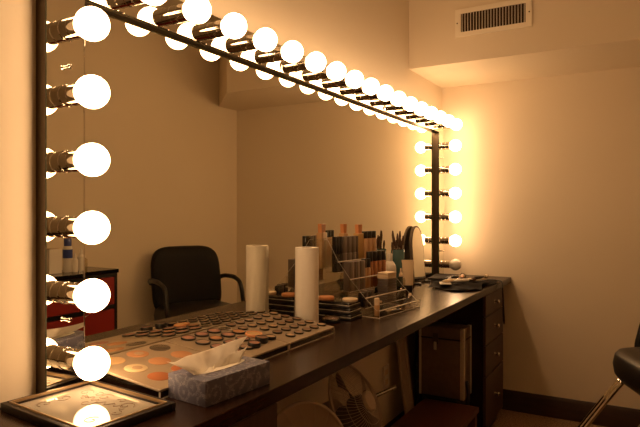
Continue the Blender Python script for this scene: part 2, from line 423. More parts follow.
# loose pots near the joint of the last two palettes
def jar(label, x, y, rad, h, m, lift=0.0, side='black'):
    q = Vector((math.sin(TILT), 0, math.cos(TILT))).to_track_quat('Z', 'Y').to_euler()
    r = thing('makeup_jar', label, 'makeup pot', (x, y, ZFR+(XF-x)*math.tan(TILT)+.0012+lift)); r.rotation_euler = q
    obj('cup', lathe(NB(), [(rad*.94, 0), (rad, .002), (rad, h-.002), (rad*.97, h), (rad*.84, h), (rad*.84, h-.004)], 26), side, r)
    obj('powder', lathe(NB(), [(rad*.84, h-.005), (rad*.84, h-.0015), (0, h-.001)], 26), m, r)
jar('tall black jar with a dark lid on the front edge of the palettes', .178, 1.388, .0195, .016, 'skin6')
jar('low black jar of sand powder beside the tall jar on the front edge', .176, 1.437, .0175, .009, 'skin8')
jar('black jar of pink powder just behind the tissue', .190, 1.335, .0190, .013, 'skin5')
jar('wide peach compact lying among the pots behind the black jars', .122, 1.425, .0265, .008, 'skin1', side='peach')

# ------------------------------------------------------------------ tissue box
tb = thing('tissue_box', 'lavender scroll-patterned tissue box on the desk with a tissue pulled out', 'tissue box', (.3095, 1.045, T), math.radians(-5.5))
obj('carton', box(NB(), -.060, .060, -.105, .105, 0, .055, .0015, 2), 'scroll', tb)
f = NB(); pts = [(.020*math.cos(a), .078*math.sin(a)) for a in [2*PI*i/28 for i in range(28)]]
prism(f, pts, .0548, .0556, 'z'); obj('opening', f, 'white', tb)
def tis(u, v):
    s = u
    y0 = -.080+.125*s; x0 = .006*math.sin(8*s)
    y1 = -.134+.272*s; x1 = -.040+.010*math.sin(5*s+1)
    z1 = .090+.004*math.sin(5*s+2)+.004*s-.008*math.exp(-((s-.08)/.08)**2)
    k = v; bulge = math.sin(PI*k)*(.009*math.sin(10*s+.6)+.004*math.sin(23*s))
    return Vector((x0+(x1-x0)*k**1.2+bulge, y0+(y1-y0)*k**1.25, .050+(z1-.050)*k+.004*math.sin(PI*k)*math.sin(12*s)))
f = NB(); sheet(f, tis, 36, 14, .0005); obj('tissue', f, 'tissue', tb, ang=3)
f = NB()
def tis2(u, v):
    p = tis(.35+.60*u, v*(.35+.45*u)); return Vector((p.x+.008+.010*v+.004*math.sin(8*u), p.y+.004, p.z-.002))
sheet(f, tis2, 24, 8, .0005); obj('tissue_fold', f, 'tissue', tb, ang=3)
f = NB()
for k in range(5): box(f, .021, .0225, -.072+.032*k, -.054+.032*k, .0553, .0558)
obj('perforation', f, 'etch', tb)

# ------------------------------------------------------------------ paper towel roll
pt = thing('paper_towel_roll', 'upright roll of white paper towel standing against the mirror', 'paper towel', (.087, 1.797, T+.0005))
f = NB(); lathe(f, [(.020, 0), (.0425, 0), (.0430, .003), (.0430, .281), (.0425, .284), (.020, .284), (.020, 0)], 40, cap=False)
obj('paper', f, 'paper', pt)
f = NB(); lathe(f, [(.020, .003), (.0195, .2835), (.0185, .2835), (.0185, .003), (.020, .003)], 28, cap=False); obj('core', f, 'cardboard', pt)
def flap(u, v):
    a = math.radians(100+(80+25*(1-v))*u); r = .0436+.0009*u*u+.004*u*u*(1-v)
    return Vector((r*math.cos(a), r*math.sin(a), .001+.278*v))
f = NB(); sheet(f, flap, 16, 6, .0005); obj('loose_sheet', f, 'paper', pt, ang=3)

# ------------------------------------------------------------------ stack of black palettes by the organizer
SX0, SX1, SY0, SY1 = -.010, .192, 1.946, 2.044
labs = ['black flat palette at the bottom of the stack left of the organizer', 'black flat palette in the middle of the stack left of the organizer',
        'black flat palette on top of the stack left of the organizer']
z = T
for k in range(3):
    p = thing('black_palette', labs[k], 'makeup palette', ((SX0+SX1)/2-.004*k, (SY0+SY1)/2, z+.0003), 0, 'stacked black palettes')
    hw, hd = (SX1-SX0)/2, (SY1-SY0)/2
    obj('base', box(NB(), -hw, hw, -hd, hd, 0, .011, .002, 2), 'black', p)
    obj('lid', box(NB(), -hw, hw, -hd, hd, .0125, .022, .002, 2), 'black_gloss', p)
    obj('seam', box(NB(), -hw+.001, hw-.001, -hd+.001, hd-.001, .010, .0135), 'edge', p)
    z += .0225
ZST = z
def disc(name, label, cat, x, y, z, rad, h, m, lid=None, rz=0):
    r = thing(name, label, cat, (x, y, z+.0003), rz)
    obj('case', lathe(NB(), [(rad*.95, 0), (rad, h*.2), (rad, h*.75), (rad*.93, h), (rad*.8, h)], 28), m if not lid else 'black', r)
    if lid: obj('lid', lathe(NB(), [(rad*.99, h*.8), (rad*.96, h*1.15), (rad*.6, h*1.5), (0, h*1.6)], 28), lid, r)
    return r
disc('sponge', 'round cream powder puff on the black stack, beside the organizer', 'sponge', .165, 1.990, ZST, .030, .012, 'cream')
disc('compact', 'round orange blush compact on the black stack behind the paper towel', 'compact', .060, 1.985, ZST, .034, .012, 'peach')
r = thing('glass_lidded_compact', 'round dark compact with a clear domed lid in front of the black stack', 'compact', (.133, 1.896, T+.0004))
obj('case', lathe(NB(), [(.033, 0), (.036, .003), (.036, .012), (.033, .014)], 30), 'black_gloss', r)
obj('lid', lathe(NB(), [(.0355, .0142), (.034, .019), (.022, .024), (0, .0255)], 30), 'clear', r)
obj('powder', lathe(NB(), [(.030, .0141), (.030, .0155), (0, .016)], 30), 'skin6', r)

# ------------------------------------------------------------------ stepped clear organizer
OX, OY, ORZ = 0.0, 2.076, math.radians(-7)
og = thing('acrylic_organizer', 'clear stepped acrylic makeup organizer crowded with bottles and tubes', 'organizer', (OX, OY, T), ORZ)
OL = .335; t3 = .003
prof = [(0.0, 0), (.268, 0), (.268, .030), (.254, .030), (.203, .073), (.132, .142), (.070, .215), (.018, .298), (0.0, .298)]
for y in (0, OL-t3):
    sp = obj('side_panel', prism(NB(), prof, y, y+t3, 'y'), 'acrylic', og)
    ed = NB(); path = [(u, y+t3/2, w_) for u, w_ in prof[1:]]
    tube(ed, path, .0006, 6); tube(ed, [(.268, y+t3/2, .0015), (0, y+t3/2, .0015)], .0012, 6)
    obj('polished_edge', ed, 'edge', sp)
TIER = [(.203, .268, .003, .030), (.132, .203, .033, .073), (.070, .132, .092, .142), (.006, .070, .165, .209)]   # x0,x1,floor,lip
obj('back_panel', box(NB(), 0, .003, t3, OL-t3, .003, .298), 'acrylic', og)
for k, (x0, x1, fl, lip) in enumerate(TIER):
    f = NB(); box(f, x0, x1, t3, OL-t3, fl-.003, fl); box(f, x1-.003, x1, t3, OL-t3, fl, lip)
    sh = obj('tray', f, 'acrylic', og)
    e = NB(); tube(e, [(x1-.0015, t3, lip), (x1-.0015, OL-t3, lip)], .0024, 6); tube(e, [(x1-.0015, t3, fl), (x1-.0015, OL-t3, fl)], .0012, 6)
    obj('polished_edge', e, 'edge', sh)
for yy in (.110, .225): obj('divider', box(NB(), .206, .265, yy, yy+.003, .003, .028), 'acrylic', og)
OM = Matrix.Translation((OX, OY, T)) @ Matrix.Rotation(ORZ, 4, 'Z')
def ow(lx, ly, lz): return OM @ Vector((lx, ly, lz+.0004))

def upright_box(name, label, cat, group, lx, ly, lz, wx, wy, h, m, capm=None, caph=.02):
    r = thing(name, label, cat, ow(lx, ly, lz), ORZ, group)
    b = h-(caph if capm else 0)
    obj('body', box(NB(), -wx/2, wx/2, -wy/2, wy/2, 0, b, .0015, 2), m, r)
    if capm: obj('cap', box(NB(), -wx/2+.0008, wx/2-.0008, -wy/2+.0008, wy/2-.0008, b, h, .0012, 2), capm, r)
    return r
for k in range(10):
    upright_box('lipstick', f'slim {"glossy black" if k < 3 else "grey"} lipstick tube on the top tier, {ORD[k]} from the paper towel end', 'lipstick', 'lipsticks on the top tier',
                .046, .013+.0176*k, TIER[3][2], .019, .0150, .146-.002*(k % 2), ('black_gloss', 'clear', 'black_gloss')[k] if k < 3 else ('grey' if k % 2 else 'greylight'), ('black_gloss' if k < 3 else 'grey' if k % 2 else 'greylight'), .07)
for k in range(6):
    upright_box('slim_compact', f'slim grey compact standing on the third tier, {ORD[k]} from the paper towel end', 'compact', 'grey compacts on the third tier',
                .108, .016+.0205*k, TIER[2][2], .030, .0165, .118, 'greylight' if k % 2 else 'grey')
def squeeze(label, wp, rz, h, w, body, end, group=None, name='squeeze_tube'):
    """a tube standing on its cap: round below, crimped flat above"""
    r = thing(name, label, 'tube', wp, rz, group)
    ch = h*.24
    obj('cap', lathe(NB(), [(w*.40, 0), (w*.42, .002), (w*.42, ch), (w*.3, ch+.001)], 22), end, r)
    f = NB(); b = bmesh.new(); n = 24; rings = []
    for k in range(7):
        t = k/6; zz = ch+(h-ch)*t
        rx = w*.46*(1-t**1.6)+.0016*t; ry = w*(.46+.10*t)
        rings.append([b.verts.new((rx*math.cos(2*PI*i/n), ry*math.sin(2*PI*i/n), zz)) for i in range(n)])
    for a, c in zip(rings, rings[1:]):
        for i in range(n): b.faces.new((a[i], a[(i+1) % n], c[(i+1) % n], c[i]))
    b.faces.new(rings[-1]); b.faces.new(list(reversed(rings[0])))
    bmesh.ops.recalc_face_normals(b, faces=b.faces[:]); join(f, b)
    obj('body', f, body, r)
    f = NB(); box(f, -.0024, .0024, -w*.57, w*.57, h-.010, h+.002); obj('crimp', f, end if body == 'white' else body, r)
    return r
def capped_tube(label, lx, ly, lz, wy, h, body, cap):
    r = thing('foundation_tube', label, 'tube', ow(lx, ly, lz), ORZ, 'foundation tubes on the top tier')
    f = NB(); box(f, -.014, .014, -wy/2, wy/2, 0, h*.80, .004, 3); obj('body', f, body, r)
    f = NB(); prism(f, [(-wy*.26, h*.80), (wy*.26, h*.80), (wy*.34, h), (-wy*.34, h)], -.009, .009, 'x'); obj('cap', f, cap, r)
capped_tube('gold foundation tube with a flared orange cap beside the grey lipsticks', .042, .198, TIER[3][2], .046, .193, 'gold', 'peach')
capped_tube('tan tube with an orange cap rising behind the grey lipsticks', .017, .118, TIER[3][2], .036, .196, 'tan', 'peach')
def bottle(label, group, lx, ly, lz, rad, h, capf, body, cap='black'):
    r = thing('foundation_bottle', label, 'bottle', ow(lx, ly, lz), ORZ, group)
    hb = h*(1-capf)
    obj('body', lathe(NB(), [(rad*.92, 0), (rad, .003), (rad, hb-.006), (rad*.8, hb)], 22), body, r)
    obj('cap', lathe(NB(), [(rad*.86, hb), (rad*.88, hb+.001), (rad*.88, h-.002), (rad*.8, h)], 22), cap, r)
for k in range(3):
    bottle(f'tan foundation bottle with black cap on the top tier, {ORD[k]} from the gold tube', 'tan bottles on the top tier',
           .046, .238+.036*k, TIER[3][2], .0165, .162, .19, 'beige')
for k in range(4):
    bottle(f'caramel foundation bottle with black cap on the third tier, {ORD[3-k]} from the jar of brushes', 'caramel bottles on the third tier',
           .100, .196+.0355*k, TIER[2][2], .0165, .150, .28, 'caramel')
for k in range(2):
    bottle(['short tan bottle with black cap beside the grey compacts, third tier', 'short tan bottle with black cap beside the caramel bottles, third tier'][k], 'short tan bottles',
           .106, .142+.029*k, TIER[2][2], .0135, .122, .30, 'beige')
# second tier: small items
for k in range(4):
    upright_box('lip_pencil_case', f'dark slim case standing on the second tier, {ORD[k]} from the paper towel end', 'makeup case', 'dark cases on the second tier',
                .175, .018+.021*k, TIER[1][2], .026, .017, .060+.004*(k % 2), 'grey' if k % 2 else 'black')
zz = TIER[1][2]
for k in range(6):
    dk = k < 4; hh = .0235 if dk else .0125
    r = thing('flat_compact', f'{"dark" if dk else "cream"} flat compact in the pile on the second tier, {["lowest", "second from the bottom", "third from the bottom", "just under the cream ones", "just under the top one", "topmost"][k]}', 'compact', ow(.1665, .228+.003*(k % 2), zz), ORZ+.03*(k % 2), 'pile of flat compacts')
    obj('base', box(NB(), -.025, .025, -.038, .038, 0, hh*.48, .002, 2), 'grey' if dk else 'cream', r)
    obj('lid', box(NB(), -.0255, .0255, -.0385, .0385, hh*.50, hh, .002, 2), 'grey' if dk else 'cream', r)
    zz += hh+.0006
def brush(label, a, b, rad, hm, group='loose makeup brushes', name='makeup_brush', tip='bristle'):
    a, b = Vector(a), Vector(b); r = thing(name, label, 'brush', a, 0, group); d_ = b-a; u = d_.normalized()
    L = d_.length; ax = axis_mtx((0, 0, 0), d_)
    obj('handle', lathe(NB(), [(rad*.5, 0), (rad, L*.15), (rad*1.1, L*.45), (rad*.75, L*.68)], 12, ax), hm, r)
    obj('ferrule', lathe(NB(), [(rad*.8, L*.68), (rad*.95, L*.82)], 12, ax), 'chrome', r)
    obj('bristles', lathe(NB(), [(rad*.9, L*.82), (rad*1.5, L*.92), (rad*.7, L), (0, L)], 12, ax), tip, r)
def pencil(label, a, b, rad, m, group, m2='black'):
    a, b = Vector(a), Vector(b); r = thing('makeup_pencil', label, 'pencil', a, 0, group); L = (b-a).length; ax = axis_mtx((0, 0, 0), b-a)
    obj('barrel', lathe(NB(), [(rad, 0), (rad, L*.72)], 10, ax), m, r)
    obj('cap', lathe(NB(), [(rad*1.08, L*.72), (rad*1.08, L*.98), (rad*.6, L)], 10, ax), m2, r)
brush('black-handled brush standing tilted at the far end of the second tier', ow(.188, .272, .0400), ow(.190, .325, .0860), .0042, 'black')
pencil('dark pencil lying on the second tier', ow(.160, .105, .0375), ow(.178, .166, .0375), .004, 'black', 'pencils in the organizer', 'cream')
pencil('cream pencil lying in the front tray of the organizer', ow(.225, .122, .0075), ow(.236, .215, .0075), .0045, 'cream', 'pencils in the organizer')
brush('dark brush lying in the front tray of the organizer', ow(.250, .120, .0080), ow(.248, .222, .0080), .0045, 'black')
brush('black brush leaning out of the right end of the front tray', ow(.238, .236, .0095), ow(.238, .310, .060), .0048, 'black', tip='cream')
r = thing('lip_balm', 'short cream stick standing in the near end of the front tray', 'lipstick', ow(.235, .035, TIER[0][2]), ORZ)
obj('tube', lathe(NB(), [(.010, 0), (.011, .002), (.011, .042), (.0095, .043)], 18), 'tan', r)
obj('cap', lathe(NB(), [(.0105, .043), (.0105, .068), (.009, .070)], 18), 'cream', r)
disc('compact', 'small dark compact lying in the middle of the front tray', 'compact', *ow(.234, .075, TIER[0][2]), .022, .010, 'black_gloss')

# ------------------------------------------------------------------ bottles right of the organizer
r = thing('lotion_bottle', 'white lotion bottle standing behind the end of the organizer', 'bottle', (.034, 2.690, T+.0003))
obj('body', lathe(NB(), [(.030, 0), (.032, .004), (.032, .125), (.029, .145), (.020, .160), (.014, .165)], 28), 'white', r)
obj('cap', lathe(NB(), [(.0135, .165), (.0140, .167), (.0135, .200), (.012, .203)], 22), 'white', r)
jr = thing('brush_jar', 'tall teal glass jar full of brushes beside the mirror', 'jar', (.026, 2.812, T+.0003))
obj('glass', lathe(NB(), [(.032, 0), (.034, .004), (.035, .212), (.0335, .216), (.0325, .212), (.0315, .008), (0, .008)], 32, cap=True), 'teal', jr)
random.seed(3)
tips = [(-.020, -.024, .315), (-.012, -.024, .285), (.004, -.028, .268), (-.024, .010, .262), (.012, -.006, .275), (.018, .016, .262), (.006, .026, .270), (.002, .028, .312), (.023, .025, .288), (-.006, .010, .300), (-.020, -.034, .255)]
wh = ['leaning furthest toward the organizer', 'beside the outermost one on the organizer side', 'short and at the front on the organizer side', 'short and at the back near the mirror', 'upright in the middle front',
      'short and leaning out to the front', 'short, just left of the longest two', 'tallest, leaning toward the arched mirror', 'leaning furthest toward the arched mirror', 'tall and upright in the middle', 'lowest on the organizer side']
for (tx, ty, h), wl in zip(tips, wh):
    bx, by = tx*.40, ty*.40
    brush(f'dark brush in the teal jar, {wl}', (.026+bx, 2.812+by, T+.012), (.026+tx*.9, 2.812+ty, T+h), .0042, 'black', 'brushes in the teal jar')
r = thing('dropper_bottle', 'small clear bottle with a pointed tip right of the organizer', 'bottle', (.130, 2.600, T+.0003))
obj('body', lathe(NB(), [(.019, 0), (.021, .003), (.021, .085), (.016, .098), (.009, .102)], 24), 'clear', r)
obj('liquid', lathe(NB(), [(.0175, .003), (.0185, .005), (.0185, .055), (0, .055)], 24), 'tealglass', r)
obj('tip', lathe(NB(), [(.0095, .102), (.0100, .112), (.006, .116), (.0035, .140), (0, .142)], 20), 'cream', r)
squeeze('pale squeeze tube standing on its dark cap beside the arched mirror', (.098, 2.775, T+.0003), math.radians(-60), .165, .056, 'cream', 'black')

# ------------------------------------------------------------------ arched standing mirror
am = thing('arched_mirror', 'arch-topped dark-framed mirror standing near the corner strip', 'mirror', (.014, 3.165, T+.0003), math.radians(-1))
def arch(w, h, n=18):
    r_ = w/2; p = [(-r_, 0)]; p += [(-r_*math.cos(PI*i/n)*1.0, h-r_*1.25+1.25*r_*math.sin(PI*i/n)) for i in range(n+1)]; p += [(r_, 0)]
    return p
Lm = Matrix.Translation((0, 0, .006)) @ Matrix.Rotation(math.radians(-4), 4, 'Y')
f = NB(); prism(f, arch(.185, .325), -.008, .006, 'x'); f.transform(Lm); obj('frame', f, 'arch_frame', am)
f = NB(); prism(f, [(y*.90, .010+z*.945) for y, z in arch(.185, .325)], .006, .0075, 'x'); f.transform(Lm); obj('glass', f, 'mirror', am)
for s in (-1, 1):
    obj('foot', box(NB(), -.034, .044, s*.075-.008, s*.075+.008, 0, .012, .003, 2), 'black', am)

# ------------------------------------------------------------------ corner end of the desk
r = thing('flat_black_case', 'flat black case lying under the foot of the corner strip', 'makeup case', (.055, 3.420, T+.0003), math.radians(8))
obj('base', box(NB(), -.050, .070, -.130, .130, 0, .010, .002, 2), 'black', r)
obj('lid', box(NB(), -.050, .070, -.130, .130, .0105, .019, .002, 2), 'cloth', r)
ZCL = T+.006
def cl(u, v):
    x = .135+.262*u+.018*math.sin(9*v+1)*(1 if u > .5 else .3); y = 2.94+.50*v+.03*math.sin(7*u)
    x -= .05*u*(v < .18)*(1-v/.18)
    z_ = T+.004+.007*(1+math.sin(11*u+5*v))*.5+.012*max(0, math.sin(7*v-2.0*u+.2))**2+.008*max(0, math.sin(19*v+4*u+3))
    return Vector((x, y, z_))
f = NB(); sheet(f, cl, 30, 44, .0016)
tag(obj('brush_roll', f, 'cloth', ang=3), 'rumpled black brush roll cloth on the corner end of the desk', 'cloth')
random.seed(11)
def clz(x, y): return T+.038
spec = [((.20, 3.02), (.27, 3.17), 'cream', 'pale brush on the black cloth, nearest the arched mirror'), ((.25, 3.06), (.33, 3.20), 'white', 'white-handled brush on the black cloth, nearest the desk edge'),
        ((.17, 3.16), (.23, 3.33), 'black', 'black brush on the cloth, closest to the mirror wall'), ((.24, 3.25), (.20, 3.40), 'peach', 'orange-handled brush on the cloth near the corner'),
        ((.30, 3.24), (.35, 3.40), 'black', 'black brush on the cloth beside the desk front edge'), ((.21, 3.09), (.18, 3.24), 'grey', 'grey brush crossing the middle of the cloth')]
for a, b, m, lb in spec:
    brush(lb, (*a, clz(*a)), (*b, clz(*b)), .0085, m, 'brushes on the black cloth', tip='cream' if m == 'black' else 'bristle')
r = thing('lip_gloss', 'small red tube lying on the black cloth near the corner', 'lipstick', (.185, 3.36, T+.026)); 
obj('tube', lathe(NB(), [(.007, 0), (.007, .035)], 14, axis_mtx((0, 0, 0), (.5, 1, 0))), 'red_plastic', r)
obj('cap', lathe(NB(), [(.0073, .035), (.0073, .058), (.006, .060)], 14, axis_mtx((0, 0, 0), (.5, 1, 0))), 'black', r)
for k, (x, y, rz, m, lb) in enumerate([(.205, 3.05, .4, 'white', 'white wipe packet on the black cloth beneath the brushes'), (.305, 3.33, -.5, 'cream', 'small cream packet on the black cloth toward the corner')]):
    r = thing('packet', lb, 'packet', (x, y, T+.022), rz)
    obj('pouch', box(NB(), -.030, .030, -.046, .046, 0, .007, .002, 2), m, r)
    obj('sealed_edge', box(NB(), -.030, .030, .046, .052, .002, .004), 'grey', r)
f = NB()
cp = [(.27, 3.475, T+.006), (.34, 3.472, T+.008), (.400, 3.455, T+.008), (.420, 3.44, T+.002), (.430, 3.415, T-.03), (.432, 3.42, T-.09), (.436, 3.415, T-.15), (.440, 3.41, T-.20), (.437, 3.425, T-.235), (.428, 3.45, T-.225), (.424, 3.458, T-.17), (.424, 3.456, T-.10)]
def smooth(pts, n=5):
    P = [Vector(p) for p in pts]; out = []
    for i in range(len(P)-1):
        p0, p1, p2, p3 = P[max(i-1, 0)], P[i], P[i+1], P[min(i+2, len(P)-1)]
        for k in range(n):
            t = k/n
            out.append(.5*((2*p1)+(-p0+p2)*t+(2*p0-5*p1+4*p2-p3)*t*t+(-p0+3*p1-3*p2+p3)*t**3))
    return out+[P[-1]]
tube(f, smooth(cp), .0042, 8)
tag(obj('power_cord', f, 'black'), 'black cord hanging over the desk front edge by the drawers', 'cord')

# ------------------------------------------------------------------ under the desk
r = thing('wall_outlet', 'pale wall outlet plate low on the wall under the desk', 'outlet', (XW, 2.805, .38))
obj('plate', box(NB(), 0, .006, -.037, .037, -.060, .060, .002, 2), 'vent', r)
for s in (-1, 1): obj('receptacle', box(NB(), .006, .008, -.017, .017, s*.026-.014, s*.026+.014, .001, 1), 'cream', r)
bn = thing('low_bench', 'low mahogany bench under the desk', 'bench', (.265, 2.165, 0))
obj('seat', box(NB(), -.145, .146, -.80, .80, .222, .250, .003, 2), 'bench', bn)
for sx in (-1, 1):
    for sy in (-1, 1): obj('leg', box(NB(), sx*.120-.020, sx*.120+.020, sy*.765-.020, sy*.765+.020, 0, .222, .002, 1), 'bench', bn)
obj('apron', box(NB(), -.10, .10, -.745, .745, .165, .222), 'bench', bn)

def fan(name, label, c, nrm, R=.165, base_z=.2505, pole=None):
    c = Vector(c); n = Vector(nrm).normalized(); r = thing(name, label, 'fan', (c.x, c.y, base_z), 0, 'fans under the desk')
    o = Vector((c.x, c.y, base_z)); ax = axis_mtx(c-o, n)
    f = NB(); ringp = [(R*math.cos(2*PI*i/48), R*math.sin(2*PI*i/48), 0) for i in range(48)]
    tube(f, ringp, .0050, 8, True); f.transform(ax); obj('rim', f, 'plastic_pale', r)
    for nm, dome in (('front_guard', .062), ('rear_guard', -.070)):
        g = NB(); nn = 60
        for i in range(nn):
            a = 2*PI*i/nn; pts = []
            for k in range(6):
                q = .26+(1-.26)*k/5; pts.append((R*q*math.cos(a+.5*(1-q)), R*q*math.sin(a+.5*(1-q)), dome*(1-q**2.4)))
            tube(g, pts, .0009, 4)
        for q in (.5, .75):
            tube(g, [(R*q*math.cos(2*PI*i/40), R*q*math.sin(2*PI*i/40), dome*(1-q**2.4)) for i in range(40)], .0010, 4, True)
        g.transform(ax); obj(nm, g, 'fan_wire', r)
    f = NB(); lathe(f, [(.038, .054), (.038, .060), (.033, .066), (0, .068)], 28, ax); obj('hub_cap', f, 'plastic_pale', r)
    f = NB()
    for k in range(4):
        a0 = k*PI/2
        def bl(u, v, a0=a0):
            rr = .03+(R*.86-.03)*v; a = a0+(u-.5)*(1.15-.25*v)+.35*v
            return Vector((rr*math.cos(a), rr*math.sin(a), .022*(u-.5)*2))
        sheet(f, bl, 8, 8, .002)
    lathe(f, [(.036, -.02), (.036, .030), (.030, .036), (0, .037)], 24); f.transform(ax); obj('blades', f, 'blade', r, ang=1)
    f = NB(); lathe(f, [(.038, -.075), (.058, -.085), (.058, -.150), (.040, -.170), (0, -.172)], 24, ax); obj('motor', f, 'plastic_pale', r)
    q = (c-o)-n*.115
    f = NB(); tube(f, smooth([(q.x, q.y, q.z), (q.x-.005, q.y, q.z*.6), (q.x, q.y, .018)]), .013, 10); obj('neck', f, 'plastic_pale', r)
    f = NB(); lathe(f, [(.062, 0), (.062, .010), (.045, .018), (.016, .026)], 30, Matrix.Translation((q.x, q.y, 0))); obj('base', f, 'plastic_pale', r)
    if pole:
        f = NB(); tube(f, [Vector(p)-o for p in pole], .0095, 12); obj('chrome_pole', f, 'chrome', r)
        f = NB(); tube(f, [q, Vector(pole[0])-o], .008, 10); obj('pole_joint', f, 'black', r)
    return r
fan('desk_fan', 'pale wire-guarded fan tilted up on the low bench, nearer the case', (.215, 1.945, .520), (.854, .03, .46), pole=((.15, 2.20, .467), (.15, 2.47, .443)))
dh = thing('dish_heater', 'round pale dish-shaped appliance at the near end of the bench, cut by the frame', 'heater', (.235, 1.545, .2505))
n_ = Vector((.86, -.38, .30)).normalized(); ax = axis_mtx((0, 0, .235), n_)
f = NB(); lathe(f, [(0, -.070), (.060, -.066), (.120, -.040), (.158, .004), (.160, .010), (.156, .010), (.117, -.034), (.058, -.060), (0, -.064)], 48, ax); obj('dish', f, 'plastic_pale', dh)
f = NB(); tube(f, [(.160*math.cos(2*PI*i/48), .160*math.sin(2*PI*i/48), .010) for i in range(48)], .006, 8, True); f.transform(ax); obj('rim', f, 'fan_wire', dh)
f = NB(); lathe(f, [(.030, -.060), (.034, -.02), (.028, .020), (0, .024)], 26, ax); obj('element', f, 'blade', dh)
f = NB()
for i in range(16):
    a = 2*PI*i/16; tube(f, [(.157*q*math.cos(a), .157*q*math.sin(a), .010+.030*(1-q**2)) for q in (.18, .4, .7, 1)], .0010, 4)
tube(f, [(.029*math.cos(2*PI*i/24), .029*math.sin(2*PI*i/24), .039) for i in range(24)], .0012, 4, True)
f.transform(ax); obj('guard', f, 'fan_wire', dh)
q = Vector((0, 0, .235))-n_*.072
f = NB(); tube(f, smooth([(q.x, q.y, q.z), (q.x-.02, q.y, q.z*.6), (q.x, q.y, .018)]), .013, 10); obj('neck', f, 'plastic_pale', dh)
f = NB(); lathe(f, [(.072, 0), (.072, .010), (.050, .018), (.016, .026)], 30, Matrix.Translation((q.x, q.y, 0))); obj('base', f, 'plastic_pale', dh)

cs = thing('aluminium_case', 'upright aluminium case under the desk beside the drawers', 'case', (.206, 3.050, 0))
cw, cd, ch = .122, .072, .635
obj('trolley_base', box(NB(), -cw+.01, cw-.01, -cd+.01, cd-.005, .003, .262, .004, 2), 'black', cs)
obj('lower_shell', box(NB(), -cw, cw, -cd, cd, .266, .572, .004, 2), 'case', cs)
obj('lid', box(NB(), -cw, cw, -cd, cd, .578, ch, .004, 2), 'case', cs)
for sx in (-1, 1):
    for sy in (-1, 1):
        obj('corner_strip', box(NB(), sx*cw-.020 if sx > 0 else -cw-.002, cw+.002 if sx > 0 else -cw+.012, sy*cd-.020 if sy > 0 else -cd-.002, cd+.002 if sy > 0 else -cd+.020, .264, ch+.002, .002, 1), 'steel', cs)
f = NB(); box(f, -cw-.0015, cw+.0015, -cd-.0015, cd+.0015, .571, .579); obj('seam_band', f, 'dark_frame', cs)
la = obj('latch', box(NB(), -.045, -.015, -cd-.008, -cd, .545, .603, .002, 1), 'bronze', cs)
obj('hasp', box(NB(), -.038, -.022, -cd-.011, -cd-.008, .515, .558, .002, 1), 'steel', la)
f = NB(); tube(f, smooth([(cw+.004, -.04, .36), (cw+.018, -.05, .30), (cw+.012, -.055, .22), (cw-.01, -.08, .12), (cw-.02, -.08, .04)]), .010, 8); obj('strap', f, 'black', cs)
f = NB(); tube(f, smooth([(-cw-.008, -.03, .50), (-cw-.02, -.05, .36), (-cw-.012, -.06, .22), (-cw-.010, -.06, .03)]), .010, 8); obj('strap', f, 'black', cs)
for k, (y0, y1, h, lb) in enumerate([(2.855, 2.925, .66, 'pale board leaning on the wall under the desk, next to the outlet'), (2.930, 2.968, .64, 'narrow pale board leaning on the wall under the desk, next to the case')]):
    f = NB(); box(f, 0, .012, y0-(y0+y1)/2, y1-(y0+y1)/2, 0, h, .001, 1)
    o = obj('leaning_board', f, 'board', None, (.070, (y0+y1)/2, .003), (0, math.radians(-7.2), 0)); tag(o, lb, 'board', 'boards leaning under the desk')

# ------------------------------------------------------------------ salon chair at the right, seen again in the mirror
CH = math.radians(114)
Fd = Vector((-math.sin(CH), math.cos(CH), 0))
ck = thing('salon_chair', 'black padded salon chair with curved arms and chrome footrest', 'chair', (1.335, 2.865, 0), CH)
# local: +y forward, +x right
def cushion(bm, hx, hy, z0, z1, rad, dome=0.0, n=40):
    pr = []
    for zt, ins in ((0, .025), (.2, .006), (.5, 0), (.8, .008), (.93, .022), (1, .05)):
        pr.append((z0+(z1-z0)*zt, ins))
    b = bmesh.new(); rings = []
    for zz, ins in pr:
        ring_ = []
        for i in range(n):
            a = 2*PI*i/n; e = .42
            cx, cy = math.cos(a), math.sin(a)
            ring_.append(b.verts.new(((hx-ins)*math.copysign(abs(cx)**e, cx), (hy-ins)*math.copysign(abs(cy)**e, cy), zz)))
        rings.append(ring_)
    for a, c in zip(rings, rings[1:]):
        for i in range(n): b.faces.new((a[i], a[(i+1) % n], c[(i+1) % n], c[i]))
    b.faces.new(list(reversed(rings[0])))
    ctr = b.verts.new((0, 0, z1+dome))
    for i in range(n): b.faces.new((rings[-1][i], rings[-1][(i+1) % n], ctr))
    bmesh.ops.recalc_face_normals(b, faces=b.faces[:])
    return join(bm, b)
obj('seat', cushion(NB(), .245, .275, .500, .640, .05, .008), 'vinyl', ck, ang=1.2)
def back_pt(u, v, dy):
    # u across -1..1, v up 0..1
    hw_ = .258*(1-.09*v**3)*(1-.06*(1-v)); x = u*hw_
    return Vector((x, -.225-.075*v+.035*u*u+dy, .560+.455*v))
f = NB(); b = bmesh.new(); n = 44; layers = []
for dy, ins in ((.000, .93), (.012, .985), (.030, 1.0), (.048, .985), (.060, .93)):
    rg = []
    for i in range(n):
        a = 2*PI*i/n; e = .40; cu = math.copysign(abs(math.cos(a))**e, math.cos(a)); cv = math.copysign(abs(math.sin(a))**e, math.sin(a))
        rg.append(b.verts.new(back_pt(cu*ins, .5+.5*cv*ins, dy)))
    layers.append(rg)
for a, c in zip(layers, layers[1:]):
    for i in range(n): b.faces.new((a[i], a[(i+1) % n], c[(i+1) % n], c[i]))
